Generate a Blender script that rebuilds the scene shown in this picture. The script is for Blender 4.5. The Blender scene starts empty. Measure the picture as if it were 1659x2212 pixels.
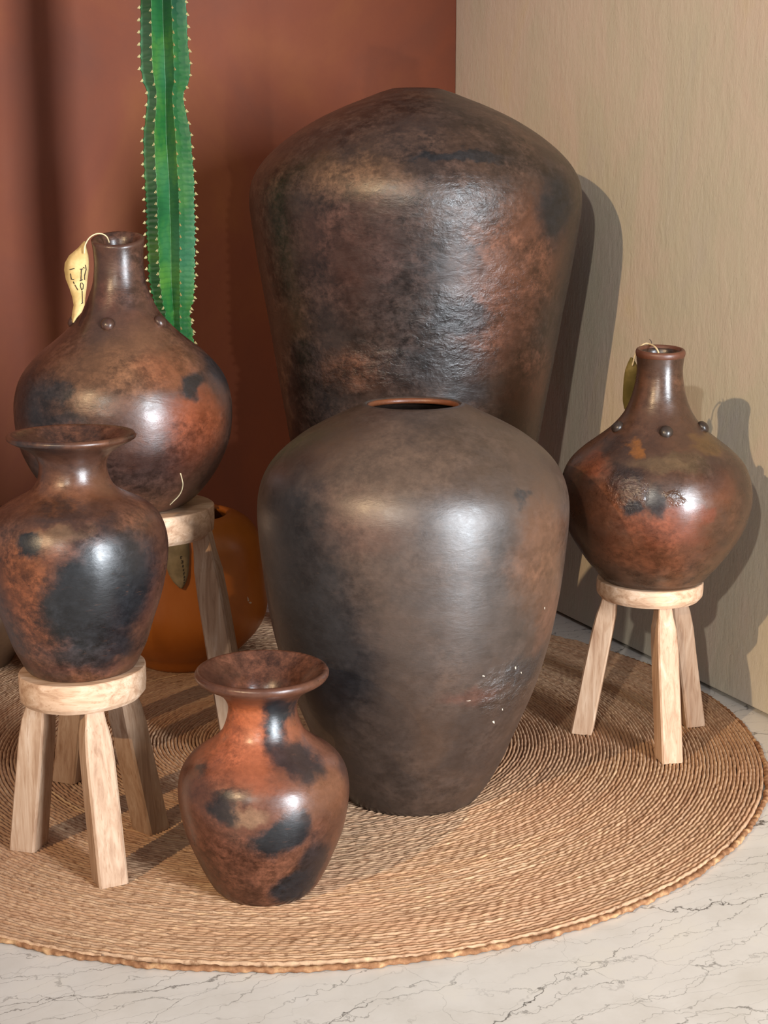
import bpy, bmesh, math, random
import numpy as np
from mathutils import Vector, Matrix, noise as mn
random.seed(7); rng = np.random.default_rng(7)
S = bpy.context.scene
C = S.collection
R = math.radians

# ------------------------------------------------------------------ camera
W, H, F, PITCH, HC = 1659, 2212, 3200.0, R(12), 1.05
cam = bpy.data.cameras.new('camera'); co = bpy.data.objects.new('camera', cam); C.objects.link(co)
co.location = (0, 0, HC); co.rotation_euler = (R(90) - PITCH, 0, 0)
cam.sensor_fit = 'VERTICAL'; cam.sensor_height = 36; cam.lens = F / H * 36
cam.clip_start = .05; cam.clip_end = 100
S.camera = co
# ------------------------------------------------------------------ world, lights, exposure
wd = bpy.data.worlds.new('world'); S.world = wd; wd.use_nodes = True
bg = wd.node_tree.nodes['Background']; bg.inputs[0].default_value = (.97, .95, 1, 1); bg.inputs[1].default_value = .30
def spot(name, loc, tgt, power, col, size, blend, radius):
    l = bpy.data.lights.new(name, 'SPOT'); o = bpy.data.objects.new(name, l); C.objects.link(o)
    l.energy = power; l.color = col; l.spot_size = R(size); l.spot_blend = blend; l.shadow_soft_size = radius
    o.location = loc; o.rotation_euler = (Vector(tgt) - Vector(loc)).to_track_quat('-Z', 'Y').to_euler()
def area(name, loc, tgt, power, col, sx, sy):
    l = bpy.data.lights.new(name, 'AREA'); o = bpy.data.objects.new(name, l); C.objects.link(o)
    l.energy = power; l.color = col; l.shape = 'RECTANGLE'; l.size = sx; l.size_y = sy
    o.location = loc; o.rotation_euler = (Vector(tgt) - Vector(loc)).to_track_quat('-Z', 'Y').to_euler()
# two lamps out of frame to the left and behind the camera (the beige wall carries two hard shadows), one window out of frame to the right
spot('lamp_left_offscreen', (-4.2, -3.7, 4.2), (.95, 2.6, .75), 1300, (1, .70, .40), 31, .9, .05)
spot('lamp_behind_offscreen', (-1.5, -3.9, 2.9), (.75, 3.0, .85), 540, (1, .92, .80), 26, .9, .05)
area('window_right_offscreen', (3.05, -1.6, 1.25), (-.2, 2.8, .7), 460, (.86, .93, 1), .75, 2.3)
S.view_settings.view_transform = 'Standard'; S.view_settings.look = 'None'
S.view_settings.exposure = .1; S.view_settings.gamma = 1; S.view_settings.use_curve_mapping = False

# ------------------------------------------------------------------ helpers
cP, sP = math.cos(PITCH), math.sin(PITCH)
def ray(px, py):
    u = (px - W / 2) / F; v = (py - H / 2) / F
    return Vector((u, cP - v * sP, -sP - v * cP))
def atY(px, py, Y):
    d = ray(px, py); return d * (Y / d.y) + Vector((0, 0, HC))
def ground(px, py, z=0):
    d = ray(px, py); return d * ((z - HC) / d.z) + Vector((0, 0, HC))
def lin(r, g, b):
    f = lambda c: (c / 255 / 12.92) if c <= 10 else ((c / 255 + .055) / 1.055) ** 2.4
    return (f(r), f(g), f(b), 1)
def empty(name, loc, label, cat, group=None):
    o = bpy.data.objects.new(name, None); C.objects.link(o); o.location = loc; o.empty_display_size = .05
    o['label'] = label; o['category'] = cat
    if group: o['group'] = group
    return o
def mesh(name, verts, faces, mat, parent=None, smooth=True, uv=None):
    me = bpy.data.meshes.new(name); me.from_pydata([tuple(v) for v in verts], [], faces); me.update()
    if smooth: me.polygons.foreach_set('use_smooth', [True] * len(me.polygons))
    o = bpy.data.objects.new(name, me); C.objects.link(o)
    if mat: me.materials.append(mat)
    if parent: o.parent = parent
    return o
def pchip(pts, n):
    # smooth monotone-ish curve through (z,r) given as a polyline parametrised by chord length
    P = np.array(pts, float); d = np.r_[0, np.cumsum(np.hypot(*np.diff(P, axis=0).T))]
    t = np.linspace(0, d[-1], n); out = []
    m = np.zeros_like(P)
    for i in range(len(P)):
        a, b = max(i - 1, 0), min(i + 1, len(P) - 1); m[i] = (P[b] - P[a]) / (d[b] - d[a])
    for x in t:
        i = min(max(np.searchsorted(d, x) - 1, 0), len(P) - 2); h = d[i + 1] - d[i]; s = (x - d[i]) / h
        out.append((2*s**3-3*s**2+1)*P[i] + (s**3-2*s**2+s)*h*m[i] + (-2*s**3+3*s**2)*P[i+1] + (s**3-s**2)*h*m[i+1])
    return np.array(out)
def revolve(name, prof, mat, parent, seg=128, n=None, wob=.004, seed=0, lip_tilt=0, lip_z=None, cap=True):
    # prof: list of (z, r) from the base centre round to the inside; one closed skin
    Q = pchip(prof, n) if n else np.array(prof, float)
    V = []; Fc = []; k = len(Q)
    for (z, r) in Q:
        for j in range(seg):
            a = 2 * math.pi * j / seg
            w = 1 + wob * mn.noise(Vector((math.cos(a) * 1.3 + seed, math.sin(a) * 1.3, z * 6))) + wob * .5 * mn.noise(Vector((math.cos(a) * 4, math.sin(a) * 4 + seed, z * 22)))
            x, y = r * w * math.cos(a), r * w * math.sin(a); zz = z
            if lip_tilt and z > lip_z: zz = z + lip_tilt * y * min(1, (z - lip_z) / .03)
            V.append((x, y, zz))
    for i in range(k - 1):
        for j in range(seg):
            a, b = i * seg + j, i * seg + (j + 1) % seg
            Fc.append((a, b, b + seg, a + seg))
    if cap: Fc.append(tuple(range(seg))[::-1]); Fc.append(tuple(range((k - 1) * seg, k * seg)))
    return mesh(name, V, Fc, mat, parent)
def tube(name, pts, r, mat, parent, seg=6, taper=None):
    V = []; Fc = []; pts = [Vector(p) for p in pts]
    for i, p in enumerate(pts):
        t = (pts[min(i + 1, len(pts) - 1)] - pts[max(i - 1, 0)]).normalized()
        a = t.orthogonal().normalized() if i == 0 else (a - t * a.dot(t)).normalized()
        b = t.cross(a); rr = r * (taper[i] if taper else 1)
        for j in range(seg):
            q = 2 * math.pi * j / seg; V.append(p + (a * math.cos(q) + b * math.sin(q)) * rr)
    for i in range(len(pts) - 1):
        for j in range(seg):
            Fc.append((i*seg+j, i*seg+(j+1) % seg, (i+1)*seg+(j+1) % seg, (i+1)*seg+j))
    Fc.append(tuple(range(seg))[::-1]); Fc.append(tuple(range((len(pts)-1)*seg, len(pts)*seg)))
    return mesh(name, V, Fc, mat, parent)
def curve_pts(pts, n):
    P = [Vector(p) for p in pts]; out = []
    for i in range(len(P) - 1):
        p0, p1, p2, p3 = P[max(i-1, 0)], P[i], P[i+1], P[min(i+2, len(P)-1)]
        for k in range(n):
            t = k / n
            out.append(.5 * ((2*p1) + (p2-p0)*t + (2*p0-5*p1+4*p2-p3)*t*t + (3*p1-p0-3*p2+p3)*t**3))
    out.append(P[-1]); return out

# ------------------------------------------------------------------ node material kit
class NT:
    def __init__(s, name):
        s.m = bpy.data.materials.new(name); s.m.use_nodes = True; s.t = s.m.node_tree; s.N = s.t.nodes; s.L = s.t.links
        s.b = s.N['Principled BSDF']
    def n(s, typ, ins=None, **kw):
        x = s.N.new(typ)
        for k, v in kw.items(): setattr(x, k, v)
        for k, v in (ins or {}).items(): s.set(x.inputs[k], v)
        return x
    def set(s, sock, v):
        if hasattr(v, 'is_output') or isinstance(v, bpy.types.NodeSocket): s.L.new(v, sock)
        else: sock.default_value = v
    def coord(s, kind='Object'):
        return s.n('ShaderNodeTexCoord').outputs[kind]
    def mapping(s, v, scale=(1, 1, 1), rot=(0, 0, 0), loc=(0, 0, 0)):
        return s.n('ShaderNodeMapping', {'Vector': v, 'Scale': scale, 'Rotation': rot, 'Location': loc}).outputs[0]
    def noise(s, v, scale, detail=4, rough=.55, dist=0, col=False):
        x = s.n('ShaderNodeTexNoise', {'Vector': v, 'Scale': scale, 'Detail': detail, 'Roughness': rough, 'Distortion': dist})
        return x.outputs['Color' if col else 'Fac']
    def ramp(s, f, stops, interp='LINEAR'):
        x = s.n('ShaderNodeValToRGB', {'Fac': f}); cr = x.color_ramp; cr.interpolation = interp
        while len(cr.elements) < len(stops): cr.elements.new(.5)
        for e, (p, c) in zip(cr.elements, stops):
            e.position = p; e.color = c if len(c) == 4 else (*c, 1)
        return x.outputs[0]
    def rng(s, f, a, b, c=0., d=1., smooth=True):
        x = s.n('ShaderNodeMapRange', {'Value': f, 'From Min': a, 'From Max': b, 'To Min': c, 'To Max': d})
        if smooth: x.interpolation_type = 'SMOOTHSTEP'
        return x.outputs[0]
    def math(s, op, a, b=0.):
        return s.n('ShaderNodeMath', {0: a, 1: b}, operation=op).outputs[0]
    def vmath(s, op, a, b=(0, 0, 0), out=0):
        return s.n('ShaderNodeVectorMath', {0: a, 1: b}, operation=op).outputs[out]
    def mix(s, f, a, b, mode='MIX'):
        x = s.n('ShaderNodeMix', data_type='RGBA', blend_type=mode)
        s.set(x.inputs[0], f); s.set(x.inputs[6], a); s.set(x.inputs[7], b); return x.outputs[2]
    def bump(s, h, strength, dist, prev=None):
        x = s.n('ShaderNodeBump', {'Height': h, 'Strength': strength, 'Distance': dist})
        if prev is not None: s.L.new(prev, x.inputs['Normal'])
        return x.outputs[0]
    def out(s, col=None, rough=None, normal=None, spec=None, **kw):
        if col is not None: s.set(s.b.inputs['Base Color'], col)
        if rough is not None: s.set(s.b.inputs['Roughness'], rough)
        if normal is not None: s.set(s.b.inputs['Normal'], normal)
        if spec is not None: s.set(s.b.inputs['Specular IOR Level'], spec)
        for k, v in kw.items(): s.set(s.b.inputs[k], v)
        return s.m
def plain(name, col, rough=.6):
    k = NT(name); P = k.coord(); f = k.noise(P, 60, 4)
    return k.out(k.mix(k.rng(f, .3, .7), tuple(c * .8 for c in col[:3]) + (1,), col), rough)

# ------------------------------------------------------------------ materials of the setting
def mat_terracotta():
    k = NT('terracotta_plaster'); P = k.coord()
    a = k.noise(k.mapping(P, (1, 1, .8)), 2.2, 6, .6, .6); b = k.noise(k.mapping(P, (1, 1, .5)), 9, 6, .65)
    col = k.ramp(a, [(.28, lin(118, 72, 58)), (.5, lin(132, 76, 56)), (.72, lin(142, 86, 56))])
    col = k.mix(k.rng(b, .35, .75, 0, .3), col, lin(126, 74, 60))
    h = k.bump(k.noise(P, 25, 6, .6), .25, .004); h = k.bump(k.noise(P, 180, 3), .12, .001, h)
    return k.out(col, k.rng(b, .3, .7, .7, .85), h, .12)
def mat_beige():
    k = NT('beige_trowelled_plaster'); P = k.coord()
    a = k.noise(k.mapping(P, (1, 1, .55)), 3.2, 5, .6, .5); b = k.noise(k.mapping(P, (3, 3, .8)), 6, 6, .65)
    col = k.ramp(a, [(.3, lin(202, 193, 184)), (.46, lin(206, 199, 180)), (.6, lin(214, 199, 184)), (.75, lin(214, 200, 172))])
    col = k.mix(k.rng(b, .55, .8, 0, .35), col, lin(218, 206, 190))
    st = k.noise(k.mapping(P, (9, 9, 2.2)), 6, 7, .66, .3)      # vertical trowel drag
    fl = k.noise(k.mapping(P, (2, 2, 1)), 30, 5, .7)
    h = k.bump(k.math('MULTIPLY', st, k.rng(k.noise(P, 4, 3), .35, .65, .2, 1)), .42, .006); h = k.bump(fl, .42, .004, h); h = k.bump(k.noise(k.mapping(P, (1, 1, .6)), 9, 4, .6), .25, .012, h)
    cr = k.rng(k.math('ABSOLUTE', k.math('SUBTRACT', k.noise(k.mapping(P, (6, 6, .9)), 5, 3, .5, .6), .5)), .0, .006, 0, 1)
    h = k.bump(cr, .22, .002, h)
    return k.out(col, .72, h, .25)
def mat_marble():
    k = NT('cream_marble'); P = k.coord()
    Q = k.mapping(P, (1, 1, 1), (0, 0, R(-25)))
    yq = k.n('ShaderNodeSeparateXYZ', {0: Q}).outputs
    tot = None
    def vein(freq, off, amps, width, st, axis=1, gs=4):
        sh = k.mapping(Q, (1, 1, 1), (0, 0, 0), off)
        v = k.math('MULTIPLY', yq[axis], freq)
        for sc, a, det in amps: v = k.math('ADD', v, k.math('MULTIPLY', k.math('SUBTRACT', k.noise(sh, sc, det, .6), .5), a))
        d = k.math('ABSOLUTE', k.math('SUBTRACT', k.math('FRACT', v), .5))
        g = k.rng(k.noise(k.mapping(sh, (.6, 1.4, 1)), gs, 3), .32, .58, .05, 1)
        wob = k.rng(k.noise(sh, 30, 3), .3, .7, width * .5, width * 1.5)
        line = k.math('SUBTRACT', 1, k.math('DIVIDE', d, wob)); line = k.n('ShaderNodeClamp', {0: line}).outputs[0]
        return k.math('MULTIPLY', k.math('MULTIPLY', line, st), g)
    for args in ((7, (0, 0, 0), ((2.2, 2.6, 1), (14, .55, 2), (60, .22, 3)), .018, .95), (9, (4, 2, 0), ((2.6, 3.0, 1), (16, .6, 2), (70, .25, 3)), .014, .7),
                 (17, (1, 7, 0), ((3, 3.5, 1), (20, .8, 2), (80, .3, 3)), .022, .6), (3.2, (8, 3, 0), ((3, 2.0, 1), (18, .25, 2), (70, .06, 2)), .005, .4, 0, 7), (30, (6, 1, 0), ((5, 4, 1), (30, 1.0, 3)), .03, .24)):
        m = vein(*args); tot = m if tot is None else k.math('MAXIMUM', tot, m)
    base = k.ramp(k.noise(Q, 6, 7, .62), [(.3, lin(204, 199, 190)), (.55, lin(218, 214, 207)), (.75, lin(222, 217, 206))])
    base = k.mix(k.rng(k.noise(Q, 90, 3), .55, .75, 0, .15), base, lin(205, 196, 184))
    col = k.mix(tot, base, lin(46, 38, 30))
    return k.out(col, .30, k.bump(k.math('SUBTRACT', 1, tot), .08, .001), .4)
def mat_joint():
    k = NT('recessed_joint'); P = k.coord()
    return k.out(k.mix(k.rng(k.noise(P, 50, 4), .4, .6), lin(150, 141, 130), lin(182, 172, 160)), .9, k.bump(k.noise(P, 120, 3), .8, .004))

# ------------------------------------------------------------------ large structure
COR = Vector((.198, 4.24, 0)); DW = Vector((.404, -.915, 0)).normalized(); DT = Vector((-.915, -.404, 0)).normalized()
def slab(name, a, b, thick_dir, t, z0, z1, mat, nx=1, nz=1):
    a, b = Vector(a), Vector(b); off = Vector(thick_dir) * t
    pts = [a, b, b + off, a + off]
    V = [(p.x, p.y, z) for z in (z0, z1) for p in pts]
    o = mesh(name, V, [(3, 2, 1, 0), (4, 5, 6, 7), (0, 1, 5, 4), (1, 2, 6, 5), (2, 3, 7, 6), (3, 0, 4, 7)], mat, None, False)
    o['kind'] = 'structure'
    bv = o.modifiers.new('edge', 'BEVEL'); bv.width = .003; bv.segments = 2
    return o
fl = mesh('floor', [(-4, -1.5, -.05), (5, -1.5, -.05), (5, 6, -.05), (-4, 6, -.05), (-4, -1.5, 0), (5, -1.5, 0), (5, 6, 0), (-4, 6, 0)],
          [(3, 2, 1, 0), (4, 5, 6, 7), (0, 1, 5, 4), (1, 2, 6, 5), (2, 3, 7, 6), (3, 0, 4, 7)], mat_marble(), None, False); fl['kind'] = 'structure'
WB = COR + DT * 2.9
M_TERRA = mat_terracotta(); M_BEIGE = mat_beige()
# terracotta plaster stops at the corner; the beige wall runs past behind it
slab('wall_back', COR, WB, -DW, .18, 0, 3.0, M_TERRA)
slab('wall_right', COR - DW * .18, COR + DW * 3.3, Vector((.915, .404, 0)), .18, .007, 3.0, M_BEIGE)
j = slab('trim_1', COR - DW * .1 + Vector((.915, .404, 0)) * .03, COR + DW * 3.3 + Vector((.915, .404, 0)) * .03, Vector((.915, .404, 0)), .1, -.001, .008, mat_joint())

# ------------------------------------------------------------------ braided rug (one long coiled braid)
RC = Vector((-.171, 2.77, 0)); RR = .895; PT = .0069; RZ = .0115
def mat_rug():
    k = NT('braided_straw'); U = k.n('ShaderNodeUVMap', uv_map='braid').outputs[0]; P = k.coord()
    arc = k.noise(k.mapping(U, (3.5, 60, 1)), 1, 5, .6); ring = k.noise(k.mapping(U, (.5, 150, 1)), 1, 2, .5)
    strand = k.noise(k.mapping(U, (62, 170, 1)), 1, 4, .6); fib = k.noise(k.mapping(U, (90, 900, 1)), 1, 3, .6)
    col = k.ramp(arc, [(.25, lin(140, 106, 80)), (.45, lin(180, 147, 118)), (.6, lin(198, 164, 132)), (.78, lin(218, 188, 152))])
    col = k.mix(k.rng(ring, .35, .7, 0, .55), col, lin(176, 128, 92))
    col = k.mix(k.rng(ring, .64, .74, 0, .7), col, lin(232, 204, 158))
    col = k.mix(k.rng(strand, .52, .72, 0, .6), col, lin(222, 188, 146))
    col = k.mix(k.rng(strand, .32, .46, .7, 0), col, lin(116, 78, 50))
    big = k.noise(P, 3, 3)
    col = k.mix(k.rng(big, .4, .7, 0, .3), col, lin(196, 148, 116))
    h = k.bump(strand, .6, .003); h = k.bump(fib, .3, .0008, h)
    return k.out(col, .82, h, .2)
M_RUG = mat_rug()
rug = empty('braided_rug', RC, 'large round straw rug of coiled braid lying on marble floor', 'rug')
def build_coil():
    ds = .0058; turns = RR / PT
    th = []; t = 2 * math.pi * .6
    thm = 2 * math.pi * turns
    # arc-length stepping, vectorised by inverse of s(theta)=PT*theta^2/(4pi)
    s1 = PT * thm ** 2 / (4 * math.pi); s0 = PT * t ** 2 / (4 * math.pi)
    s = np.arange(s0, s1, ds); th = np.sqrt(s * 4 * math.pi / PT)
    r = PT * th / (2 * math.pi); n = len(s)
    prof = [(-.5, -.55), (-.40, .40), (-.17, .95), (.17, .95), (.40, .40)]
    prof.append((.5, -.55)); NP = 6
    V = np.zeros((n, NP, 3)); UV = np.zeros((n, NP, 2))
    lump = .5 + .5 * np.sin(s * 2 * math.pi / .021 + 2.4 * np.sin(th * 3.1)) ; lump2 = np.convolve(rng.normal(size=n), np.ones(3) / 3, 'same')
    und = .0012 * np.sin(th * 5 + r * 40) + .0010 * np.sin(th * 11 + r * 13)
    jit = .0006 * np.convolve(rng.normal(size=n), np.ones(4) / 4, 'same')
    h = .0052 * (.74 + .22 * lump + .16 * lump2)
    for i, (o, z) in enumerate(prof):
        rr = r + o * PT + jit * 1.3
        V[:, i, 0] = rr * np.cos(th); V[:, i, 1] = rr * np.sin(th); V[:, i, 2] = RZ - .0045 + z * h + und * (r / RR) ** 2 * .6
        UV[:, i, 0] = s; UV[:, i, 1] = r + o * PT * .9
    idx = (np.arange(n - 1)[:, None] * NP + np.arange(NP - 1)[None]).ravel()
    Fq = np.stack([idx, idx + NP, idx + NP + 1, idx + 1], 1)[:, ::-1]
    me = bpy.data.meshes.new('coiled_braid')
    me.vertices.add(n * NP); me.vertices.foreach_set('co', V.ravel())
    me.loops.add(len(Fq) * 4); me.loops.foreach_set('vertex_index', Fq.ravel().astype(np.int32))
    me.polygons.add(len(Fq)); me.polygons.foreach_set('loop_start', np.arange(0, len(Fq) * 4, 4, dtype=np.int32))
    me.polygons.foreach_set('loop_total', np.full(len(Fq), 4, dtype=np.int32))
    me.polygons.foreach_set('use_smooth', np.ones(len(Fq), dtype=bool))
    uv = me.uv_layers.new(name='braid'); uv.data.foreach_set('uv', UV.reshape(-1, 2)[Fq.ravel()].ravel())
    me.update(); me.validate(); me.materials.append(M_RUG)
    o = bpy.data.objects.new('coiled_braid', me); C.objects.link(o); o.parent = rug
    return o
build_coil()
# plain backing under the coil so no floor shows through the grooves
seg = 240
mesh('backing', [((RR - .003) * math.cos(2*math.pi*i/seg), (RR - .003) * math.sin(2*math.pi*i/seg), z) for z in (.0004, RZ - .0095) for i in range(seg)],
     [tuple(range(seg, 2*seg)), tuple(range(seg))[::-1]] + [(i, (i+1) % seg, seg+(i+1) % seg, seg+i) for i in range(seg)], plain('dark_jute', lin(92, 62, 40), .9), rug)
def edge_braid():
    n = 2600; m = 8; V = []; Fc = []
    for i in range(n):
        a = 2*math.pi*i/n; ph = a * 330
        w = .004 * mn.noise(Vector((math.cos(a)*9, math.sin(a)*9, 1))) + .0035 * mn.noise(Vector((math.cos(a)*34, math.sin(a)*34, 3)))
        for j in range(m):
            q = 2*math.pi*j/m
            rr = .0044 * (1 + .15 * math.sin(ph + q) + .12*math.sin(ph*.37 - 2*q)); r = RR + .003 + w + rr * math.cos(q) * 1.1
            V.append((r * math.cos(a), r * math.sin(a), max(.0002, .0052 + rr * math.sin(q) * .95)))
    for i in range(n):
        for j in range(m):
            Fc.append((i*m+j, ((i+1) % n)*m+j, ((i+1) % n)*m+(j+1) % m, i*m+(j+1) % m))
    o = mesh('edge_braid', V, Fc, None, rug)
    k = NT('edge_straw'); P = k.coord(); f = k.noise(P, 55, 4, .6); g = k.noise(P, 9, 3)
    col = k.ramp(f, [(.3, lin(104, 68, 44)), (.5, lin(150, 108, 76)), (.68, lin(196, 158, 116))]); col = k.mix(k.rng(g, .4, .7, 0, .4), col, lin(140, 96, 66))
    o.data.materials.append(k.out(col, .8, k.bump(k.noise(P, 300, 3), .4, .001), .2)); return o
edge_braid()

# ------------------------------------------------------------------ burnished clay pots
def hit(prof, X, Y, px, py):
    # local point where the sight line of a pixel meets a turned form standing at X,Y (used to lay fire marks and painted tan highlights on it)
    z = np.array([p[0] for p in prof]); r = np.array([p[1] for p in prof]); i = int(np.argmax(z)) + 1
    d = ray(px, py); d = d / d.y
    for t in np.linspace(Y - .5, Y, 900):
        p = d * t + Vector((0, 0, HC))
        if p.z < z[:i].min() or p.z > z[:i].max(): continue
        if math.hypot(p.x - X, p.y - Y) <= np.interp(p.z, z[:i], r[:i]): return Vector((p.x - X, p.y - Y, p.z))
    p = d * Y + Vector((0, 0, HC)); return Vector((p.x - X, 0, p.z))
BLK = lin(30, 31, 34)
def clay(name, dark, mid, warm, marks, mott=(5, .42, .62), speck=.5, speck_scale=34, rough=(.36, .52), wrinkle=.25, scars=(), spec=.6, speck_col=None):
    """marks: (centre, (rx,ry,rz), colour, softness, opacity)"""
    k = NT(name); P = k.coord()
    d1 = k.vmath('MULTIPLY', k.vmath('SUBTRACT', k.noise(P, 14, 5, .62, 0, True), (.5, .5, .5)), (.09, .09, .09))
    Pd = k.vmath('ADD', P, d1)
    big = k.noise(Pd, mott[0], 5, .6, .4)
    fine = k.noise(k.mapping(P, (1, 1, 1.25)), speck_scale, 9, .74, .15)
    dk = lambda c: tuple(x * .50 for x in c[:3]) + (1,)
    dark, mid, warm = dk(dark), dk(mid), dk(warm)
    col = k.ramp(big, [(mott[1] - .12, dark), (mott[1] + .06, mid), (mott[2] + .08, warm)])
    for c, r, cc, soft, op in marks:
        if cc != 'B': cc = tuple(x * .62 for x in cc[:3]) + (1,)
        v = k.vmath('MULTIPLY', k.vmath('SUBTRACT', Pd, tuple(c)), tuple(1 / x for x in r))
        L = k.vmath('LENGTH', v, (0, 0, 0), 1)
        if cc == 'B': f2 = k.rng(k.math('ADD', L, k.math('MULTIPLY', k.math('SUBTRACT', fine, .5), .5)), 1 - soft, 1 + soft, op, 0); col = k.mix(f2, col, BLK)
        else: col = k.mix(k.rng(k.math('ADD', L, k.math('MULTIPLY', k.math('SUBTRACT', fine, .5), .9)), 1 - soft, 1 + soft, op, 0), col, cc)
    med = k.noise(k.mapping(Pd, (1, 1, 1.5)), 16, 6, .65, .2); pin = k.noise(P, speck_scale * 2.6, 7, .72)
    g1 = k.rng(fine, .36, .60, 1 - speck * .75, 1 + speck * .35); g2 = k.rng(med, .35, .65, 1 - speck * .6, 1 + speck * .4); g3 = k.rng(pin, .38, .6, 1 - speck * .45, 1 + speck * .25)
    gg = k.math('MULTIPLY', k.math('MULTIPLY', g1, g2), g3)
    pm = k.rng(k.noise(k.mapping(Pd, (1, 1, 1), (0, 0, 0), (4, 1, 2)), 7, 3), .36, .62, .25, 1)
    gg = k.math('ADD', k.math('MULTIPLY', gg, pm), k.math('MULTIPLY', k.math('SUBTRACT', 1, pm), .86))
    col = k.mix(1.0, col, k.n('ShaderNodeCombineColor', {0: gg, 1: gg, 2: gg}).outputs[0], 'MULTIPLY')
    f3 = k.noise(k.mapping(P, (1, 1, 3.5)), 60, 4, .6)
    col = k.mix(k.rng(f3, .6, .8, 0, .22), col, tuple(min(1, x * 1.7) for x in warm[:3]) + (1,))
    wr = k.noise(k.mapping(P, (1, 1, 2.2)), 22, 6, .62, .5)
    h = k.bump(wr, wrinkle, .004); h = k.bump(k.noise(k.mapping(P, (1, 1, 2.8)), 120, 4, .6), .14, .001, h)
    for c, r, st, sc_ in scars:      # scarred, blistered patches in the clay skin
        L = k.vmath('LENGTH', k.vmath('MULTIPLY', k.vmath('SUBTRACT', Pd, tuple(c)), tuple(1 / x for x in r)), (0, 0, 0), 1)
        ms = k.rng(L, .25, 1.25, 1, 0)
        cr = k.noise(k.mapping(P, (1, 1, 1.9)), sc_, 6, .6, .35)
        rid = k.rng(k.math('ABSOLUTE', k.math('SUBTRACT', cr, .5)), 0, .045, 0, 1)
        h = k.bump(k.math('MULTIPLY', ms, rid), st * .3, .003, h); h = k.bump(k.math('MULTIPLY', ms, cr), st * .9, .012, h)
        col = k.mix(k.math('MULTIPLY', ms, k.rng(rid, .0, .35, .4, 0)), col, lin(30, 28, 28))
    return k.out(col, k.rng(fine, .3, .7, rough[0], rough[1]), h, spec)
def pot(name, label, cat, X, Y, z0, prof, inner, matf, seed, n=150, seg=144, **kw):
    """prof (z,r) in world height; inner = list continuing over the lip to the inside"""
    full = [(prof[0][0], prof[0][1] * .0 + .002), (prof[0][0], prof[0][1] * .93)] + list(prof) + inner
    full = [(z - z0, r) for z, r in full]
    e = empty(name, (X, Y, z0), label, cat)
    b = revolve('body', full, matf, e, seg, n, seed=seed, **kw)
    return e
def marks(prof, X, Y, z0, lst):
    out = []
    for px, py, rx, rz, cc, soft, op in lst:
        p = hit(prof, X, Y, px, py); out.append((p - Vector((0, 0, z0)), (rx, max(rx, rz) * 1.2, rz), cc, soft, op))
    return out
RUGZ = RZ + .0006
BR = lin(84, 60, 48); BR2 = lin(112, 78, 60); OR = lin(150, 82, 52); OR2 = lin(170, 92, 52); DK = lin(58, 46, 42); TAN = lin(140, 106, 76)

# tall urn in the corner
X, Y, z0 = .07, 3.40, RUGZ - .001
PB = [(z0, .2), (.025, .207), (.14, .224), (.2783, .2478), (.4, .272), (.514, .2945), (.5907, .3072), (.6912, .3232), (.7905, .3395), (.8886, .3565), (.9609, .3685), (1.009, .3755), (1.05, .3775), (1.0813, .3722), (1.1045, .3617), (1.1287, .3441), (1.1518, .3213), (1.1759, .2905), (1.1999, .2538), (1.2228, .2125), (1.2466, .1592), (1.2634, .115), (1.2753, .084), (1.282, .062)]
PB = [(z, r * .985) for z, r in PB]
mk = marks(PB, X, Y, z0, [
    (1130, 560, .13, .12, lin(122, 76, 54), .5, .85), (1080, 690, .10, .10, lin(118, 72, 52), .5, .7), (760, 380, .10, .05, lin(122, 88, 60), .6, .7), (900, 300, .12, .02, lin(90, 66, 52), .6, .5), (760, 540, .12, .12, lin(92, 58, 48), .6, .6), (770, 800, .07, .035, lin(118, 74, 52), .8, .6), (1150, 830, .07, .08, lin(112, 66, 46), .6, .6),  # tan mark on the left shoulder: warm highlight painted into the clay colour
    (990, 334, .105, .012, 'B', .35, .9), (1205, 450, .045, .09, 'B', .5, .95), (890, 640, .09, .13, 'B', .8, .45), (1000, 690, .06, .035, 'B', .4, .8), (930, 790, .11, .05, 'B', .6, .6), (1010, 850, .05, .03, 'B', .5, .5)])
sc = [(c - Vector((0, 0, z0)), r, s, f) for c, r, s, f in [(hit(PB, X, Y, 1010, 720), (.13, .2, .10), .5, 30), (hit(PB, X, Y, 1120, 620), (.09, .2, .07), .5, 34), (hit(PB, X, Y, 780, 800), (.14, .2, .05), .45, 32), (hit(PB, X, Y, 1000, 450), (.14, .2, .08), .3, 40)]]
pot('tall_urn', 'tallest dark clay urn with broad shoulders standing in the wall corner', 'urn', X, Y, z0, PB,
    [(1.2835, .056), (1.282, .05), (1.27, .047), (1.24, .1), (1.1, .3), (1.0, .34), (.9, .33)],
    clay('urn_clay', lin(62, 50, 45), lin(82, 62, 53), lin(100, 72, 56), mk, speck=.75, scars=sc, wrinkle=.3, rough=(.30, .45)), 3, n=170, wob=.005)

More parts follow.
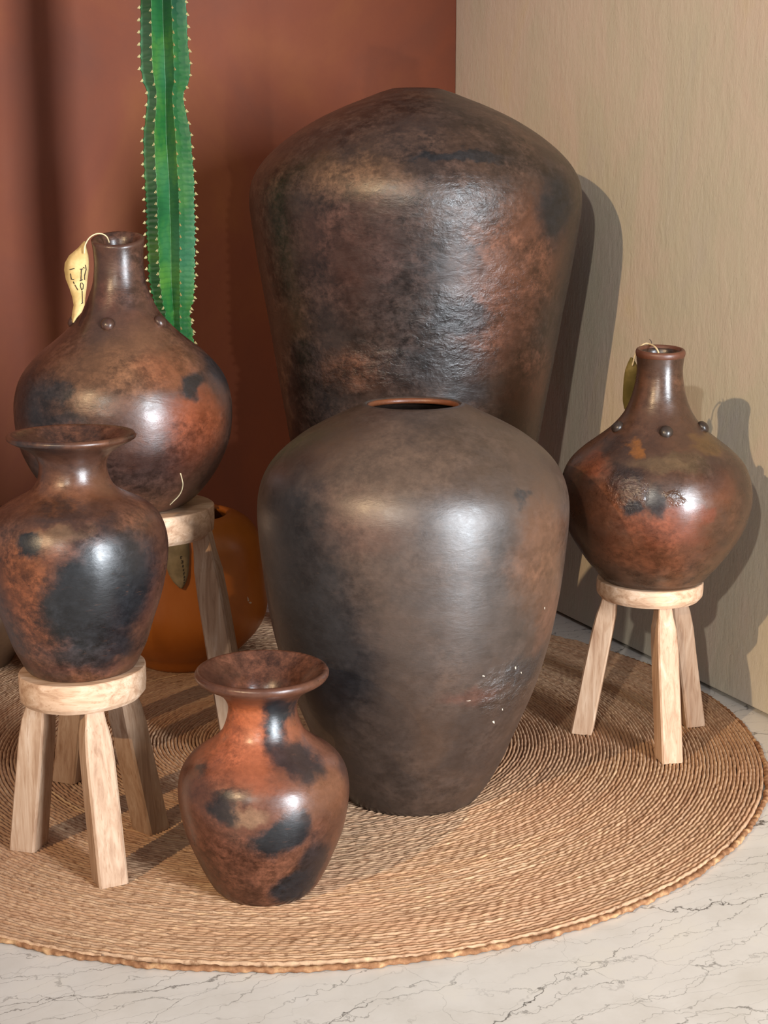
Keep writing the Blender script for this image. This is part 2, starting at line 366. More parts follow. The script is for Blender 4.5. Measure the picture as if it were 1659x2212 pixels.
# wide-shouldered jar in the middle of the rug
X, Y, z0 = .0498, 2.4933, RUGZ - .001
PJ = [(z0, .1186), (.02, .126), (.0455, .1425), (.0849, .1626), (.1449, .187), (.2239, .2176), (.3012, .2395), (.3783, .254), (.4545, .2628), (.5052, .2668), (.5444, .2662), (.5663, .2624), (.5848, .2563), (.6033, .2462), (.6218, .2311), (.6402, .2105), (.6585, .1853), (.676, .1535), (.6922, .1198), (.7035, .0955), (.7085, .084)]
mk = marks(PJ, X, Y, z0, [
    (1170, 1200, .05, .09, lin(132, 86, 58), .6, .6), (1190, 1330, .05, .06, lin(128, 80, 56), .6, .5), (760, 1120, .08, .05, lin(110, 74, 58), .6, .6), (1030, 1500, .05, .012, lin(120, 74, 58), .7, .5), (1120, 1650, .03, .05, lin(120, 76, 54), .6, .5), (850, 1000, .12, .05, lin(118, 92, 72), .6, .6),  # last mark: lamp light on the shoulder, painted in as light brown
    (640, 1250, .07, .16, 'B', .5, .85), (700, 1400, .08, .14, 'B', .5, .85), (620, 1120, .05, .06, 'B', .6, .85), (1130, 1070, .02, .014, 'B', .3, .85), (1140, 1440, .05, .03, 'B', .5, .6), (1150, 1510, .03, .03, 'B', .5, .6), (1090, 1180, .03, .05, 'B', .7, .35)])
sc = [(hit(PJ, X, Y, 1110, 1480) - Vector((0, 0, z0)), (.07, .2, .05), .7, 40)]
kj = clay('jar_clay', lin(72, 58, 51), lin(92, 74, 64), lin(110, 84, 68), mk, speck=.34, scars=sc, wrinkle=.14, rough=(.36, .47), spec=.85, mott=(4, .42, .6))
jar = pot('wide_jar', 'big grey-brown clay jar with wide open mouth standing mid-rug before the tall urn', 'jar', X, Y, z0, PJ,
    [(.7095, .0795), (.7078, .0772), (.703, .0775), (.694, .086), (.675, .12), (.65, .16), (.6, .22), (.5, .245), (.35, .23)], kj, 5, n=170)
# warm bare clay ring inside its lip
lipm = clay('jar_lip_clay', lin(110, 62, 40), lin(150, 86, 52), lin(176, 106, 66), [], speck=.2)
lp = [(.7060, .0772), (.7030, .0752), (.6995, .0746), (.6965, .0755), (.6975, .079), (.702, .081)]
V = []; Fc = []; sg = 96
for z, r in lp:
    for jj in range(sg): V.append((r * math.cos(2*math.pi*jj/sg), r * math.sin(2*math.pi*jj/sg), z - z0 + .0012))
for i in range(len(lp)):
    for jj in range(sg):
        i2 = (i + 1) % len(lp); Fc.append((i*sg+jj, i*sg+(jj+1) % sg, i2*sg+(jj+1) % sg, i2*sg+jj))
mesh('inner_lip', V, Fc, lipm, jar)['label'] = 'orange bare clay inside the mouth'
# little chipped spots showing pale clay
chip = plain('pale_chip', lin(206, 190, 170), .7)
def chips(prof, X, Y, z0, parent, pts, name='chip'):
    for (px, py, s, an) in pts:
        p = hit(prof, X, Y, px, py); nrm = Vector((p.x, p.y, 0)).normalized(); t = nrm.cross(Vector((0, 0, 1)))
        up = Vector((0, 0, 1)); a = R(an); e1 = t * math.cos(a) + up * math.sin(a); e2 = up * math.cos(a) - t * math.sin(a)
        c0 = p - Vector((0, 0, z0)) ; n = 7
        ring = [c0 + e1 * (s * math.cos(2*math.pi*i/n) * random.uniform(.7, 1.2)) + e2 * (s * .35 * math.sin(2*math.pi*i/n) * random.uniform(.6, 1.3)) for i in range(n)]
        V = [q - nrm * .0025 for q in ring] + [q + nrm * .0006 for q in ring]
        mesh(name, V, [tuple(range(n))[::-1], tuple(range(n, 2*n))] + [(i, (i+1) % n, n+(i+1) % n, n+i) for i in range(n)], chip, parent, False)
chips(PJ, X, Y, z0, jar, [(1113, 1441, .0055, 80), (1125, 1452, .003, 60), (1010, 1512, .006, 10), (1065, 1558, .005, 55), (1085, 1532, .0025, 70), (1176, 1313, .004, 75), (1044, 1460, .003, 20)])

# small flared vase on the rug
X, Y, z0 = -.1826, 2.1169, RUGZ - .001
PS = [(z0, .0715), (.0175, .0785), (.0258, .0846), (.0458, .095), (.0658, .1038), (.1069, .1198), (.1484, .1282), (.1785, .1296), (.2051, .1236), (.2251, .1085), (.2445, .0815), (.262, .0635), (.280, .0555), (.300, .0515), (.312, .0535), (.325, .0625), (.336, .078), (.3435, .0915), (.349, .0985)]
mk = marks(PS, X, Y, z0, [
    (510, 1585, .07, .05, lin(212, 116, 70), .7, .9), (530, 1640, .09, .03, lin(200, 114, 78), .7, .85), (480, 1800, .10, .06, lin(132, 80, 60), .7, .6), (700, 1640, .05, .05, lin(152, 98, 72), .6, .6), (690, 1720, .05, .04, lin(142, 92, 64), .6, .6), (520, 1760, .03, .012, lin(178, 138, 106), .5, .7),
    (596, 1545, .022, .035, 'B', .35, 1), (605, 1600, .02, .018, 'B', .4, .9), (645, 1645, .037, .026, 'B', .4, .9), (608, 1815, .042, .026, 'B', .35, 1), (640, 1775, .024, .02, 'B', .4, .85), (645, 1920, .040, .034, 'B', .3, 1), (680, 1865, .026, .045, 'B', .4, .9), (475, 1745, .022, .02, 'B', .4, .9), (505, 1720, .02, .008, 'B', .6, .5), (432, 1670, .012, .008, 'B', .5, .8), (745, 1650, .012, .03, 'B', .6, .5)])
pot('flared_vase', 'small orange and black clay vase with flared lip standing directly on the rug', 'vase', X, Y, z0, PS,
    [(.3545, .1005), (.3595, .0985), (.3612, .094), (.358, .088), (.350, .078), (.338, .064), (.325, .052), (.31, .045), (.29, .043), (.26, .05), (.22, .09), (.15, .115), (.08, .09)],
    clay('vase_clay', lin(92, 60, 48), lin(124, 78, 58), lin(142, 90, 66), mk, speck=.62, speck_scale=60, rough=(.26, .40), wrinkle=.12, mott=(9, .4, .62)), 9, n=190)

# ------------------------------------------------------------------ stools
def mat_wood(name, tint=1.0, seed=0, horiz=False):
    k = NT(name); P = k.mapping(k.coord(), (1, 1, 1), (0, 0, 0), (seed * 1.7, seed * .9, seed * .4))
    g = k.noise(k.mapping(P, (9, 9, .9) if not horiz else (1.2, 9, 9)), 7, 5, .6, .9); f = k.noise(k.mapping(P, (40, 40, 2.5) if not horiz else (3, 40, 40)), 8, 4, .6)
    t = lambda r, gg, b: tuple(c * tint for c in lin(r, gg, b)[:3]) + (1,)
    col = k.ramp(g, [(.28, t(150, 114, 88)), (.45, t(182, 148, 120)), (.6, t(196, 165, 138)), (.76, t(212, 187, 164))])
    col = k.mix(k.rng(f, .52, .72, 0, .5), col, t(146, 104, 70))
    kn = k.noise(P, 7, 3); col = k.mix(k.rng(kn, .68, .76, 0, .5), col, t(128, 88, 58))
    return k.out(col, .62, k.bump(f, .25, .0012), .3)
WOODS = [mat_wood('pale_wood_a', .92, 0), mat_wood('pale_wood_b', 1.0, 3), mat_wood('pale_wood_c', .84, 6), mat_wood('seat_wood', 1.22, 2, True)]
def leg(parent, base, top, foot, w, yaw, mat, cut=.0):
    """hewn square leg: level foot, straight shaft, chamfered neck under the seat"""
    top = Vector(top) - base; foot = Vector(foot) - base; V = []; Fc = []
    lv = [(0, 1.0, 0), (.02, 1.02, 0), (.5, 1.0, .0), (.74, .98, 0), (.86, .90, 0), (.94, .72, 0), (1.03, .62, 0)]
    for t, s, _ in lv:
        c = foot.lerp(top, t)
        for q in range(4):
            for dq in (-4.5, 4.5):                      # slightly eased arrises
                a = yaw + math.pi/4 + q * math.pi/2 + R(dq)
                h = w * .70 * s * (1 + .05 * mn.noise(Vector((q * 3.1, t * 4, w * 900 + yaw * 7))))
                V.append((c.x + h * math.cos(a), c.y + h * math.sin(a), c.z))
    for i in range(len(lv) - 1):
        for j in range(8): Fc.append((i*8+j, i*8+(j+1) % 8, (i+1)*8+(j+1) % 8, (i+1)*8+j))
    Fc.append(tuple(range(8))[::-1]); Fc.append(tuple(range((len(lv)-1)*8, len(lv)*8)))
    return mesh('leg', V, Fc, mat, parent, False)
def stool(label, seat_c, zt, zb, r, feet, yaws, w, seed, tilt=(0, 0), attach=.74):
    base = Vector((seat_c[0], seat_c[1], RUGZ))
    e = empty('wooden_stool', base, label, 'stool', 'three-legged wooden stools under the pots')
    h = zt - zb; zz = zt - RUGZ
    pr = [(zz - h, .002), (zz - h, r * .86), (zz - h + .0015, r * .93), (zz - h + .009, r * .99), (zz - h * .5, r * 1.0), (zz - .003, r * .998), (zz - .0008, r * .992), (zz, r * .98), (zz, .002)]
    s = revolve('seat', pr, WOODS[3], e, 72, None, .022, seed)
    for p in s.data.polygons: p.use_smooth = abs(p.normal.z) < .5
    if tilt != (0, 0):
        for v in s.data.vertices: v.co.z += v.co.x * tilt[0] + v.co.y * tilt[1]
    fc = sum((Vector(f) for f in feet), Vector()) / 3
    for i, (f, yw) in enumerate(zip(feet, yaws)):
        d = (Vector(f) - fc); d.z = 0; d.normalize()
        t = Vector((seat_c[0], seat_c[1], zb)) + d * r * attach
        t.z += (t.x - seat_c[0]) * tilt[0] + (t.y - seat_c[1]) * tilt[1]
        leg(e, base, t, Vector((f[0], f[1], RUGZ - .001)), w, R(yw), WOODS[i % 3])
    return e
g = lambda px, py: ground(px, py, RUGZ)
stool('low pale wooden stool under the vase with a flared lip and black cloud', (-.4755, 2.2364), .3251, .2762, .0995, [g(62, 1826), g(238, 1901), g(327, 1788)], [59 + 13, 17 + 10, 45 + 8], .043, 11, (.035, 0))
stool('low pale wooden stool holding the bottle with orange patches against the beige wall', (.5114, 2.7587), .3326, .2967, .1015, [g(1258, 1578), g(1445, 1640), g(1494, 1562)], [-8 - 8, 23 - 11, 28 - 12], .0385, 23)
stool('taller wooden stool in front of the orange planter, carrying a brown bottle', (-.4418, 2.67), .4964, .4405, .1285, [g(152, 1680), g(520, 1645), Vector((-.53, 2.84, RUGZ))], [-35 + 12, -8, 20], .046, 37, (0, 0), .88)

# flared vase on the front stool
X, Y, z0 = -.4768, 2.2364, .3246
PV = [(z0, .0789), (.3297, .0856), (.348, .0951), (.3662, .1037), (.4033, .1155), (.4393, .1276), (.4751, .1361), (.5019, .1401), (.5196, .1408), (.5373, .1393), (.5549, .1348), (.5712, .1265), (.586, .110), (.598, .0885), (.609, .0685), (.6218, .0575), (.6378, .0523), (.652, .0515), (.665, .057), (.676, .0705), (.684, .086), (.689, .095)]
mk = marks(PV, X, Y, z0, [
    (60, 1280, .05, .07, lin(150, 84, 48), .5, .7), (110, 1370, .05, .05, lin(150, 86, 54), .5, .6), (140, 1070, .07, .03, lin(140, 88, 58), .6, .6), (320, 1290, .03, .06, lin(110, 70, 58), .5, .6), (130, 1190, .03, .02, lin(146, 88, 66), .6, .6), (190, 1450, .09, .008, lin(112, 70, 60), .6, .5), (120, 1150, .04, .01, lin(150, 118, 88), .6, .5),  # last mark: thin tan band painting the warm highlight on the belly
    (210, 1300, .085, .085, 'B', .3, 1), (250, 1230, .07, .06, 'B', .4, .9), (130, 1290, .035, .045, 'B', .4, .95), (60, 1175, .030, .020, 'B', .3, 1), (135, 1110, .05, .010, 'B', .6, .6), (210, 1410, .08, .03, 'B', .4, .9), (80, 965, .05, .01, 'B', .5, .7)])
vz = pot('flared_vase', 'rounded clay vase with flared lip and big black cloud, standing on a low stool', 'vase', X, Y, z0, PV,
    [(.6924, .0982), (.6965, .0965), (.6985, .0925), (.696, .086), (.689, .074), (.678, .06), (.665, .049), (.645, .044), (.61, .05), (.57, .11), (.5, .125), (.42, .11)],
    clay('cloud_vase_clay', lin(84, 56, 46), lin(112, 74, 58), lin(136, 86, 58), mk, speck=.75, speck_scale=48, rough=(.26, .40), wrinkle=.14, mott=(9, .42, .62)), 13, n=190)

# ------------------------------------------------------------------ long-necked bottles
def knobs(parent, prof, z0, zk, yaw0, mat, rad=.0125):
    z = np.array([p[0] for p in prof]); r = np.array([p[1] for p in prof])
    rk = float(np.interp(zk, z, r)); sl = float((np.interp(zk + .01, z, r) - np.interp(zk - .01, z, r)) / .02)
    src = None
    for i in range(5):
        a = R(yaw0 + 72 * i) - math.pi / 2
        nrm = Vector((math.cos(a), math.sin(a), -sl)).normalized()
        if src is None:
            bm = bmesh.new(); bmesh.ops.create_uvsphere(bm, u_segments=20, v_segments=12, radius=rad)
            me = bpy.data.meshes.new('knob'); bm.to_mesh(me); bm.free(); me.materials.append(mat); src = me
            me.polygons.foreach_set('use_smooth', [True] * len(me.polygons))
        o = bpy.data.objects.new('knob', src); C.objects.link(o); o.parent = parent
        o.location = Vector((rk * math.cos(a), rk * math.sin(a), zk - z0)) + nrm * .001
        o.rotation_euler = nrm.to_track_quat('Z', 'Y').to_euler(); o.scale = (1, 1, .72)
XB, YB, zB = -.4720, 2.67, .4955
PL = [(zB, .0954), (.4995, .106), (.5071, .1182), (.5233, .1365), (.5553, .1612), (.588, .1792), (.6197, .1902), (.6512, .1945), (.68, .1952), (.6986, .1928), (.7239, .1862), (.7432, .1762), (.7616, .1615), (.7808, .142), (.7991, .1189), (.8173, .0976), (.8363, .0796), (.8545, .0658), (.8791, .0545), (.9004, .0472), (.9314, .0436), (.9582, .0445), (.9722, .0462)]
mk = marks(PL, XB, YB, zB, [
    (280, 770, .10, .05, lin(136, 94, 64), .6, .75), (200, 830, .09, .05, lin(128, 88, 60), .6, .6), (420, 920, .07, .06, lin(160, 82, 48), .5, .85), (360, 800, .05, .03, lin(150, 88, 56), .6, .6), (230, 640, .02, .03, lin(120, 68, 52), .6, .5), (380, 980, .08, .04, lin(120, 66, 46), .6, .6),
    (415, 830, .026, .026, 'B', .35, .95), (470, 790, .03, .05, 'B', .4, .9), (60, 860, .06, .06, 'B', .5, .85), (125, 850, .022, .02, 'B', .4, .8), (130, 905, .04, .012, 'B', .5, .7), (290, 1010, .09, .05, 'B', .7, .6), (215, 710, .05, .025, 'B', .8, .35)])
m1 = clay('bottle_clay', lin(82, 58, 50), lin(106, 72, 58), lin(128, 82, 60), mk, speck=.66, speck_scale=40, rough=(.27, .41), wrinkle=.16, mott=(7, .42, .62))
bt = pot('long_necked_bottle', 'round-bellied brown clay bottle with long neck and leaf tag, on the taller stool', 'bottle', XB, YB, zB, PL,
    [(.9768, .0472), (.9792, .0455), (.9792, .041), (.977, .0355), (.970, .0315), (.95, .030), (.9, .033), (.84, .06), (.76, .14), (.66, .17), (.56, .14)], m1, 17, n=190, lip_tilt=.26, lip_z=.945 - zB)
knobs(bt, PL, zB, .8335, -6, m1)
XR, YR, zR = .5147, 2.7587, .332
PR = [(zR, .089), (.336, .0965), (.3418, .1025), (.3555, .1135), (.3683, .1248), (.3948, .1432), (.4211, .1592), (.4474, .1712), (.4735, .1778), (.4901, .1803), (.506, .1804), (.5246, .1772), (.538, .1732), (.5505, .1682), (.5638, .1602), (.5762, .149), (.5895, .134), (.6019, .1175), (.6274, .0858), (.6529, .0648), (.6782, .0532), (.7035, .0464), (.7235, .0433), (.7404, .0424), (.756, .0438), (.765, .0448)]
mk = marks(PR, XR, YR, zR, [
    (1440, 1140, .07, .035, lin(142, 78, 54), .45, .95), (1290, 1000, .03, .03, lin(140, 76, 50), .5, .85), (1310, 1090, .045, .05, lin(134, 78, 50), .6, .7), (1366, 968, .012, .018, lin(158, 98, 44), .4, .9), (1550, 1050, .04, .04, lin(140, 80, 50), .6, .6), (1400, 1200, .10, .04, lin(130, 70, 42), .7, .6), (1530, 1110, .02, .012, lin(138, 74, 52), .4, .8), (1540, 960, .05, .012, lin(130, 96, 54), .6, .6), (1440, 1000, .06, .015, lin(120, 98, 70), .6, .6), (1395, 850, .008, .03, lin(130, 84, 58), .7, .6),
    (1412, 1080, .022, .024, 'B', .35, .8), (1362, 1100, .013, .018, 'B', .4, .9), (1350, 1040, .02, .03, 'B', .5, .6), (1540, 1020, .03, .04, 'B', .7, .5), (1320, 960, .03, .012, 'B', .6, .6)])
sc = [(hit(PR, XR, YR, 1355, 1060) - Vector((0, 0, zR)), (.025, .2, .035), .5, 38), (hit(PR, XR, YR, 1460, 1080) - Vector((0, 0, zR)), (.02, .2, .015), .35, 45)]
m2 = clay('orange_bottle_clay', lin(78, 56, 46), lin(100, 70, 54), lin(124, 80, 54), mk, speck=.5, speck_scale=34, rough=(.24, .38), wrinkle=.12, scars=sc, mott=(6, .42, .62))
br_ = pot('long_necked_bottle', 'shiny clay bottle with orange patches and long neck, standing by the beige wall', 'bottle', XR, YR, zR, PR,
    [(.7695, .0452), (.7722, .0435), (.772, .040), (.769, .0365), (.762, .0345), (.74, .033), (.7, .036), (.64, .06), (.58, .12), (.5, .155), (.42, .14)], m2, 21, n=190, lip_tilt=.10, lip_z=.745 - zR)
knobs(br_, PR, zR, .6305, 0, clay('knob_clay', lin(60, 50, 45), lin(74, 60, 52), lin(90, 68, 54), [], speck=.2, rough=(.28, .4)))
o = revolve('rim_ring', [(.7585 - zR, .0436), (.762 - zR, .0452), (.767 - zR, .0460), (.7712 - zR, .0452), (.7738 - zR, .0428), (.7732 - zR, .0385), (.769 - zR, .0358)], clay('rim_clay', lin(100, 60, 44), lin(124, 74, 52), lin(144, 86, 60), [], speck=.2, rough=(.36, .48)), br_, 96, 40, .003, 21, .10, .745 - zR, False)
o['label'] = 'reddish rim of the mouth'

# ------------------------------------------------------------------ planters and cactus
def glaze(name, a, b, c, rough=.3):
    k = NT(name); P = k.coord(); f = k.noise(P, 5, 5, .6, .4); s_ = k.noise(k.mapping(P, (1, 1, .25)), 40, 4)
    col = k.ramp(f, [(.3, a), (.5, b), (.7, c)]); col = k.mix(k.rng(s_, .6, .8, 0, .18), col, tuple(min(1, x * 1.5) for x in c[:3]) + (1,))
    return k.out(col, k.rng(s_, .3, .7, rough, rough + .1), k.bump(k.noise(P, 30, 4), .06, .002), .4)
PO = [(RUGZ - .001, .098), (.018, .106), (.0386, .122), (.0585, .1431), (.0872, .1684), (.1151, .1842), (.142, .1905), (.1703, .1902), (.2246, .1856), (.2871, .1782), (.312, .170), (.332, .156), (.346, .138), (.354, .121)]
PI = [(.3565, .111), (.3555, .104), (.349, .100), (.335, .115), (.30, .155), (.2, .17), (.1, .155)]
XO, YO = -.4566, 3.2574
op = pot('round_planter', 'orange-brown glazed round planter with the cactus rising from its mouth', 'planter', XO, YO, RUGZ - .001, PO, PI,
    glaze('orange_glaze', lin(150, 84, 26), lin(168, 96, 34), lin(176, 106, 46)), 31, n=120)
op['group'] = 'round planters along the terracotta wall'
chips(PO, XO, YO, RUGZ - .001, op, [(536, 1296, .007, 80), (540, 1302, .006, 20), (537, 1268, .003, 85)])
po2 = pot('round_planter', 'dark brown round planter with tan rim, empty, beside the orange one', 'planter', -.955, 3.225, RUGZ - .001, [(z * 1.02, r) for z, r in PO], [(z * 1.02, r) for z, r in PI],
    glaze('brown_glaze', lin(66, 46, 32), lin(84, 60, 42), lin(100, 74, 52), .4), 33, n=120)
po2['group'] = 'round planters along the terracotta wall'
soil = clay('soil', lin(30, 22, 16), lin(40, 30, 22), lin(52, 38, 28), [], rough=(.9, 1), wrinkle=1)
sv = [(.150 * math.cos(2*math.pi*i/48), .150 * math.sin(2*math.pi*i/48), .27 + .006 * mn.noise(Vector((i, 0, 0)))) for i in range(48)]
mesh('soil', [(0, 0, .275)] + sv, [(0, 1 + i, 1 + (i + 1) % 48) for i in range(48)], soil, op)

def cactus():
    rows = [(-330, 345, 42), (-200, 348, 50), (-60, 351, 48), (0, 352.5, 49), (60, 354.5, 52), (150, 358, 54), (180, 359.5, 49), (198, 359, 40), (215, 359, 39), (245, 360, 44), (290, 361, 52), (400, 368, 55), (520, 371.5, 55), (600, 372.5, 52), (655, 376, 45), (668, 377, 37), (690, 378, 38), (740, 379, 44), (850, 383, 44), (960, 386, 36), (1050, 389, 33), (1110, 392, 33), (1260, 398, 33)]
    base = Vector((XO, YO, .24)); YC = YO
    pz = []; 
    for y, xc, hw in rows:
        p = atY(xc, y, YC); pz.append((p.z, p.x, hw * (p.y * cP + (HC - p.z) * sP) / F))
    pz.sort(); Z = np.array([p[0] for p in pz]); XX = np.array([p[1] for p in pz]); RRr = np.array([p[2] for p in pz])
    e = empty('column_cactus', base, 'tall ribbed green column cactus with pale spines growing from the orange planter', 'cactus')
    NR = 7; zs = np.arange(.245, Z[-1], .0035); V = []; Fc = []; sp = []
    VR = .30; half = math.pi / NR; cross = []
    for f in (0, .05, .35, .68, .94, 1.0, .94001, .68001, .35001, .05001):
        x = VR * math.cos(half) * (1 - f) + f; y = VR * math.sin(half) * (1 - f); rr_ = math.hypot(x, y); an = math.atan2(y, x)
        if f in (.05, .05001): rr_ *= .99
        sgn = 1 if repr(f).endswith('001') else -1
        cross.append((.5 + sgn * an / (2 * half), rr_))
    m = NR * len(cross)
    th0 = R(-90) + math.pi / NR
    per = .0245
    for z in zs:
        xc = float(np.interp(z, Z, XX)); r0 = float(np.interp(z, Z, RRr)); tw = R(5) * (z - .9)
        fold = .5 + .5 * math.sin(z * 2 * math.pi / .0115 + 2 * mn.noise(Vector((z * 9, 0, 0))))
        lowf = max(0, min(1, (1.22 - z) / .25))
        for q in range(NR):
            ph = z / per + q * .37; fr = ph - math.floor(ph); tooth = math.exp(-((fr - .5) / .16) ** 2)
            wv = .05 * mn.noise(Vector((z * 14, q * 5.3, 0)))
            for u, s in cross:
                cw = max(0, (s - VR) / (1 - VR)) ** 2
                rr = r0 * s * (1 + cw * (.06 * tooth + wv)) - .0042 * lowf * fold * (s if .1 < u < .9 else 0)
                # narrower wings: squeeze the angular spread toward the crest
                a = th0 + tw + (q + u) * 2 * math.pi / NR - math.pi / NR + 0.02 * mn.noise(Vector((z * 10, q, u)))
                V.append((xc - base.x + rr * math.cos(a), rr * math.sin(a), z - base.z))
    for i in range(len(zs) - 1):
        for j in range(m): Fc.append((i*m+j, i*m+(j+1) % m, (i+1)*m+(j+1) % m, (i+1)*m+j))
    Fc.append(tuple(range((len(zs)-1)*m, len(zs)*m)))
    k = NT('cactus_skin'); P = k.coord()
    f = k.noise(k.mapping(P, (1, 1, .6)), 9, 4, .6); wv = k.n('ShaderNodeTexWave', {'Vector': P, 'Scale': 26, 'Distortion': 5, 'Detail': 2, 'Detail Scale': 1.4}, bands_direction='Z').outputs['Fac']
    rad = k.vmath('LENGTH', k.vmath('MULTIPLY', P, (1, 1, 0)), (0, 0, 0), 1)
    col = k.ramp(f, [(.3, lin(24, 74, 46)), (.5, lin(38, 100, 46)), (.68, lin(88, 134, 50))])
    blu = k.noise(k.mapping(P, (1, 1, .5), (0, 0, 0), (3, 3, 3)), 6, 2); col = k.mix(k.rng(blu, .45, .65, 0, .6), col, lin(66, 122, 92))
    col = k.mix(k.rng(wv, .0, .4, .22, 0), col, lin(22, 72, 40))
    mesh('stem', V, Fc, k.out(col, .42, k.bump(wv, .12, .002), .45), e)
    # spine cushions along every rib crest, joined: each is smaller than a fingertip
    SV = []; SF = []
    for q in range(NR):
        n0 = int(math.floor(zs[0] / per + q * .37)) + 1
        for i in range(n0, int(zs[-1] / per + q * .37)):
            z = (i + .5 - q * .37) * per
            if z < zs[0] or z > zs[-1] - .01: continue
            xc = float(np.interp(z, Z, XX)); r0 = float(np.interp(z, Z, RRr)); tw = R(5) * (z - .9)
            a = th0 + tw + (q + .5) * 2 * math.pi / NR - math.pi / NR
            o = Vector((math.cos(a), math.sin(a), 0)); t = Vector((-math.sin(a), math.cos(a), 0)); c = Vector((xc - base.x, 0, z - base.z)) + o * (r0 * 1.05)
            for sd in (-1, 1):
                tip = c + o * .0040 + t * sd * .0018 - Vector((0, 0, random.uniform(.0005, .003)))
                b = len(SV); w = .0010
                SV += [c - o * .003 + t * w, c - o * .003 - t * w, c - o * .001 + Vector((0, 0, .0045)), c - o * .001 - Vector((0, 0, .003)), tip]
                SF += [(b, b+2, b+4), (b+2, b+1, b+4), (b+1, b+3, b+4), (b+3, b, b+4), (b, b+3, b+1, b+2)]
    so = mesh('spines', SV, SF, plain('spine_horn', lin(188, 172, 118), .6), e, False); so['kind'] = 'stuff'; so['label'] = 'pale spines along the ribs'
cactus()

# ------------------------------------------------------------------ leaf tags
def mat_leaf(name, a, b):
    k = NT(name); P = k.coord(); f = k.noise(P, 30, 5, .6); v = k.noise(k.mapping(P, (1, 1, .3)), 90, 3)
    return k.out(k.mix(k.rng(f, .35, .65), a, b), .65, k.bump(v, .35, .0008), .25)
INK = plain('ink', lin(44, 34, 26), .7); CORD = plain('pale_cord', lin(226, 204, 162), .7)
def leaf_tag(label, rows, Yfun, bend, mat, strokes, cord, org, cordtaper=None, cord_r=.0013):
    """rows: (py, x_left, x_mid, x_right); Yfun(px,py) gives the depth of the blade's midline"""
    e = empty('leaf_tag', org, label, 'tag', 'dried leaf tags tied to the pots'); V = []; Fc = []
    cols = [0, .25, .5, .75, 1]
    def P(u, v):
        i = min(int(v * (len(rows) - 1)), len(rows) - 2); t = v * (len(rows) - 1) - i
        y, a, m, b = [rows[i][q] * (1 - t) + rows[i+1][q] * t for q in range(4)]
        x = a + (m - a) * u * 2 if u < .5 else m + (b - m) * (u - .5) * 2
        Y = Yfun(x, y) + bend * (abs(u - .5) * 2) ** 1.3 + .002 * math.sin(v * 9 + u * 3)
        return atY(x, y, Y) - org
    n = 22
    for i in range(n + 1):
        for u in cols: V.append(P(u, i / n))
    for i in range(n):
        for j in range(4): Fc.append((i*5+j, (i+1)*5+j, (i+1)*5+j+1, i*5+j+1))
    o = mesh('blade', V, Fc, mat, e); sm = o.modifiers.new('thickness', 'SOLIDIFY'); sm.thickness = .0009; sm.offset = -1
    SV = []; SF = []
    for st in strokes:
        pts = []
        for (u, v) in st: pts.append(P(u, v) + Vector((0, -.0012, 0)))
        for a, b in zip(pts[:-1], pts[1:]):
            d = (b - a); 
            if d.length < 1e-6: continue
            nn = Vector((d.z, 0, -d.x)).normalized() * .0007; d = d.normalized() * .0004; k = len(SV)
            for off in (Vector((0, 0, 0)), Vector((0, .0006, 0))): SV += [a - d + nn + off, b + d + nn + off, b + d - nn + off, a - d - nn + off]
            SF += [(k, k+1, k+2, k+3), (k+7, k+6, k+5, k+4), (k, k+4, k+5, k+1), (k+1, k+5, k+6, k+2), (k+2, k+6, k+7, k+3), (k+3, k+7, k+4, k)]
    if SV:
        w = mesh('handwriting', SV, SF, INK, e, False); w['label'] = 'dark handwritten marks'
    if cord: tube('cord', [Vector(p) - org for p in curve_pts(cord, 8)], cord_r, CORD, e, 6)
    return e
# bottle on the tall stool: blade on the left of its neck
yl = YB - .012
rows = [(521, 181, 183, 185), (536, 168, 181, 187), (552, 149, 176, 191), (568, 140, 171, 192), (583, 138.5, 169, 192), (603, 142, 168, 189), (623, 150, 170, 187), (642, 156, 174, 184.5), (659, 159, 173, 183), (674, 156, 168, 177), (686, 154.5, 163, 167), (697, 156, 158, 160)]
zl = lambda px, py: yl - max(0, (py - 590)) * .00062
st = [[(.2, .36), (.36, .345)], [(.22, .40), (.24, .455), (.34, .46)], [(.34, .51), (.42, .55), (.44, .56)], [(.30, .48), (.32, .50)],
      [(.60, .355), (.72, .35)], [(.66, .355), (.67, .47)], [(.62, .47), (.76, .46)], [(.84, .30), (.88, .36), (.84, .42), (.86, .46)], [(.66, .49), (.62, .52), (.68, .56), (.78, .55), (.80, .51), (.72, .49)], [(.72, .57), (.75, .70)], [(.66, .71), (.80, .70)], [(.80, .34), (.74, .33)]]
leaf_tag('dried tan leaf tag with handwriting hanging beside the neck of the brown bottle', rows, zl, .007, mat_leaf('dry_leaf', lin(196, 166, 108), lin(226, 196, 138)), st,
         [atY(182, 548, yl - .004), atY(184, 530, yl - .003), atY(193, 514, yl), atY(207, 505.5, yl + .008), atY(221, 505.5, yl + .008), atY(231, 512, yl + .008), atY(236, 524, yl + .012)], atY(183, 610, yl))
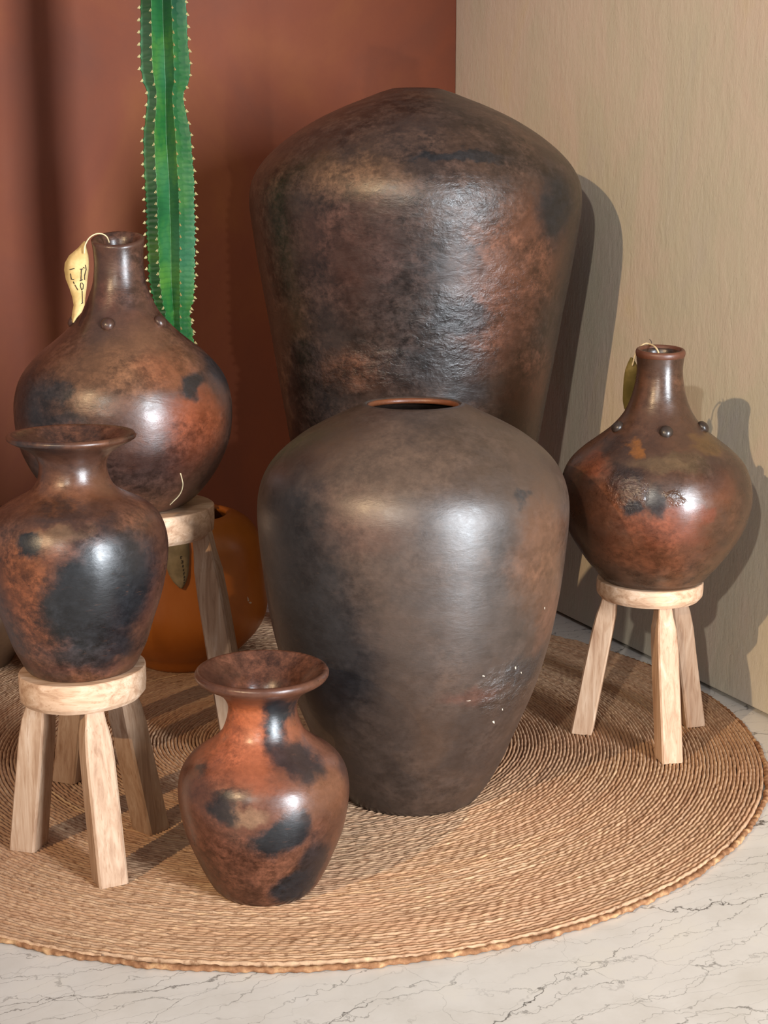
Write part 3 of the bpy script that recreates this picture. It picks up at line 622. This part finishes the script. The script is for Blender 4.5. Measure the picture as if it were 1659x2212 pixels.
# bottle at the beige wall: olive blade mostly behind the neck, cord over the rim
yr = YR + .052
rows = [(772, 1362, 1364, 1366), (784, 1356, 1366, 1374), (800, 1350, 1366, 1380), (820, 1347, 1365, 1381), (845, 1345.5, 1364, 1380), (865, 1345, 1362, 1376), (882, 1348, 1361, 1372), (895, 1356, 1360, 1364)]
lt = leaf_tag('olive leaf tag hidden partly behind the neck of the bottle with orange patches', rows, lambda px, py: yr + max(0, py - 800) * .0006, .005, mat_leaf('olive_leaf', lin(112, 98, 52), lin(140, 120, 70)), [],
         [atY(1366, 790, yr - .002), atY(1376, 757, yr - .002), atY(1392, 743, yr - .006), atY(1404, 743.5, YR + .040), atY(1413, 748, YR + .02), atY(1420, 756, YR + .004), atY(1424, 766, YR)], atY(1362, 830, yr), cord_r=.0017)
tube('cord_end', [q - atY(1362, 830, yr) for q in curve_pts([atY(1403, 733, YR + .04), atY(1406.5, 737, YR + .04), atY(1407.5, 741, YR + .04), atY(1405.5, 746, YR + .04)], 5)], .0009, plain('dark_cord', lin(74, 60, 48), .8), lt, 6)
# orange planter: blade lying against its front
def yo(px, py):
    p = hit(PO, XO, YO, px, min(max(py, 1130), 1440)); return YO + p.y - .012 - max(0, 1160 - py) * .0006
rows = [(1120, 378, 381, 384), (1136, 366, 380, 396), (1160, 358, 382, 406), (1190, 355, 384, 410), (1215, 357, 386, 409), (1240, 364, 389, 407), (1258, 375, 390, 402), (1271, 388, 391, 395)]
gl = []
for i in range(8):
    v = .50 + i * .05; u = .60 + i * .028; w = .06; h = .026
    gl += [[[(u, v), (u + w, v - .005)], [(u, v), (u + .01, v + h)]], [[(u, v), (u + w, v), (u + w, v + h), (u, v + h)]], [[(u, v + h), (u + w, v + h * .4)], [(u + w * .5, v), (u + w * .6, v + h)]], [[(u + w, v), (u, v + h * .5), (u + w, v + h)]]][i % 4]
leaf_tag('grey-green leaf tag with a line of writing against the orange planter', rows, yo, .004, mat_leaf('grey_leaf', lin(118, 104, 78), lin(142, 126, 96)), gl,
         [atY(381, 1124, yo(381, 1130)), atY(382, 1112, yo(382, 1132) + .01), atY(383, 1098, YO - .098), atY(384, 1104, YO - .085)], atY(385, 1200, yo(385, 1200)))
# loose pale thread lying on the belly of the tall-stool bottle
pts = []
for px, py in [(389, 1022), (392, 1034), (394, 1046), (391, 1060), (384, 1072), (374, 1082), (366, 1090)]:
    p = hit(PL, XB, YB, px, py); nrm = Vector((p.x, p.y, -.05)).normalized(); pts.append(p + nrm * .001 - Vector((0, 0, zB)))
th_ = tube('thread', curve_pts(pts, 4), .0012, CORD, bt, 6); th_['label'] = 'pale thread stuck to the belly'
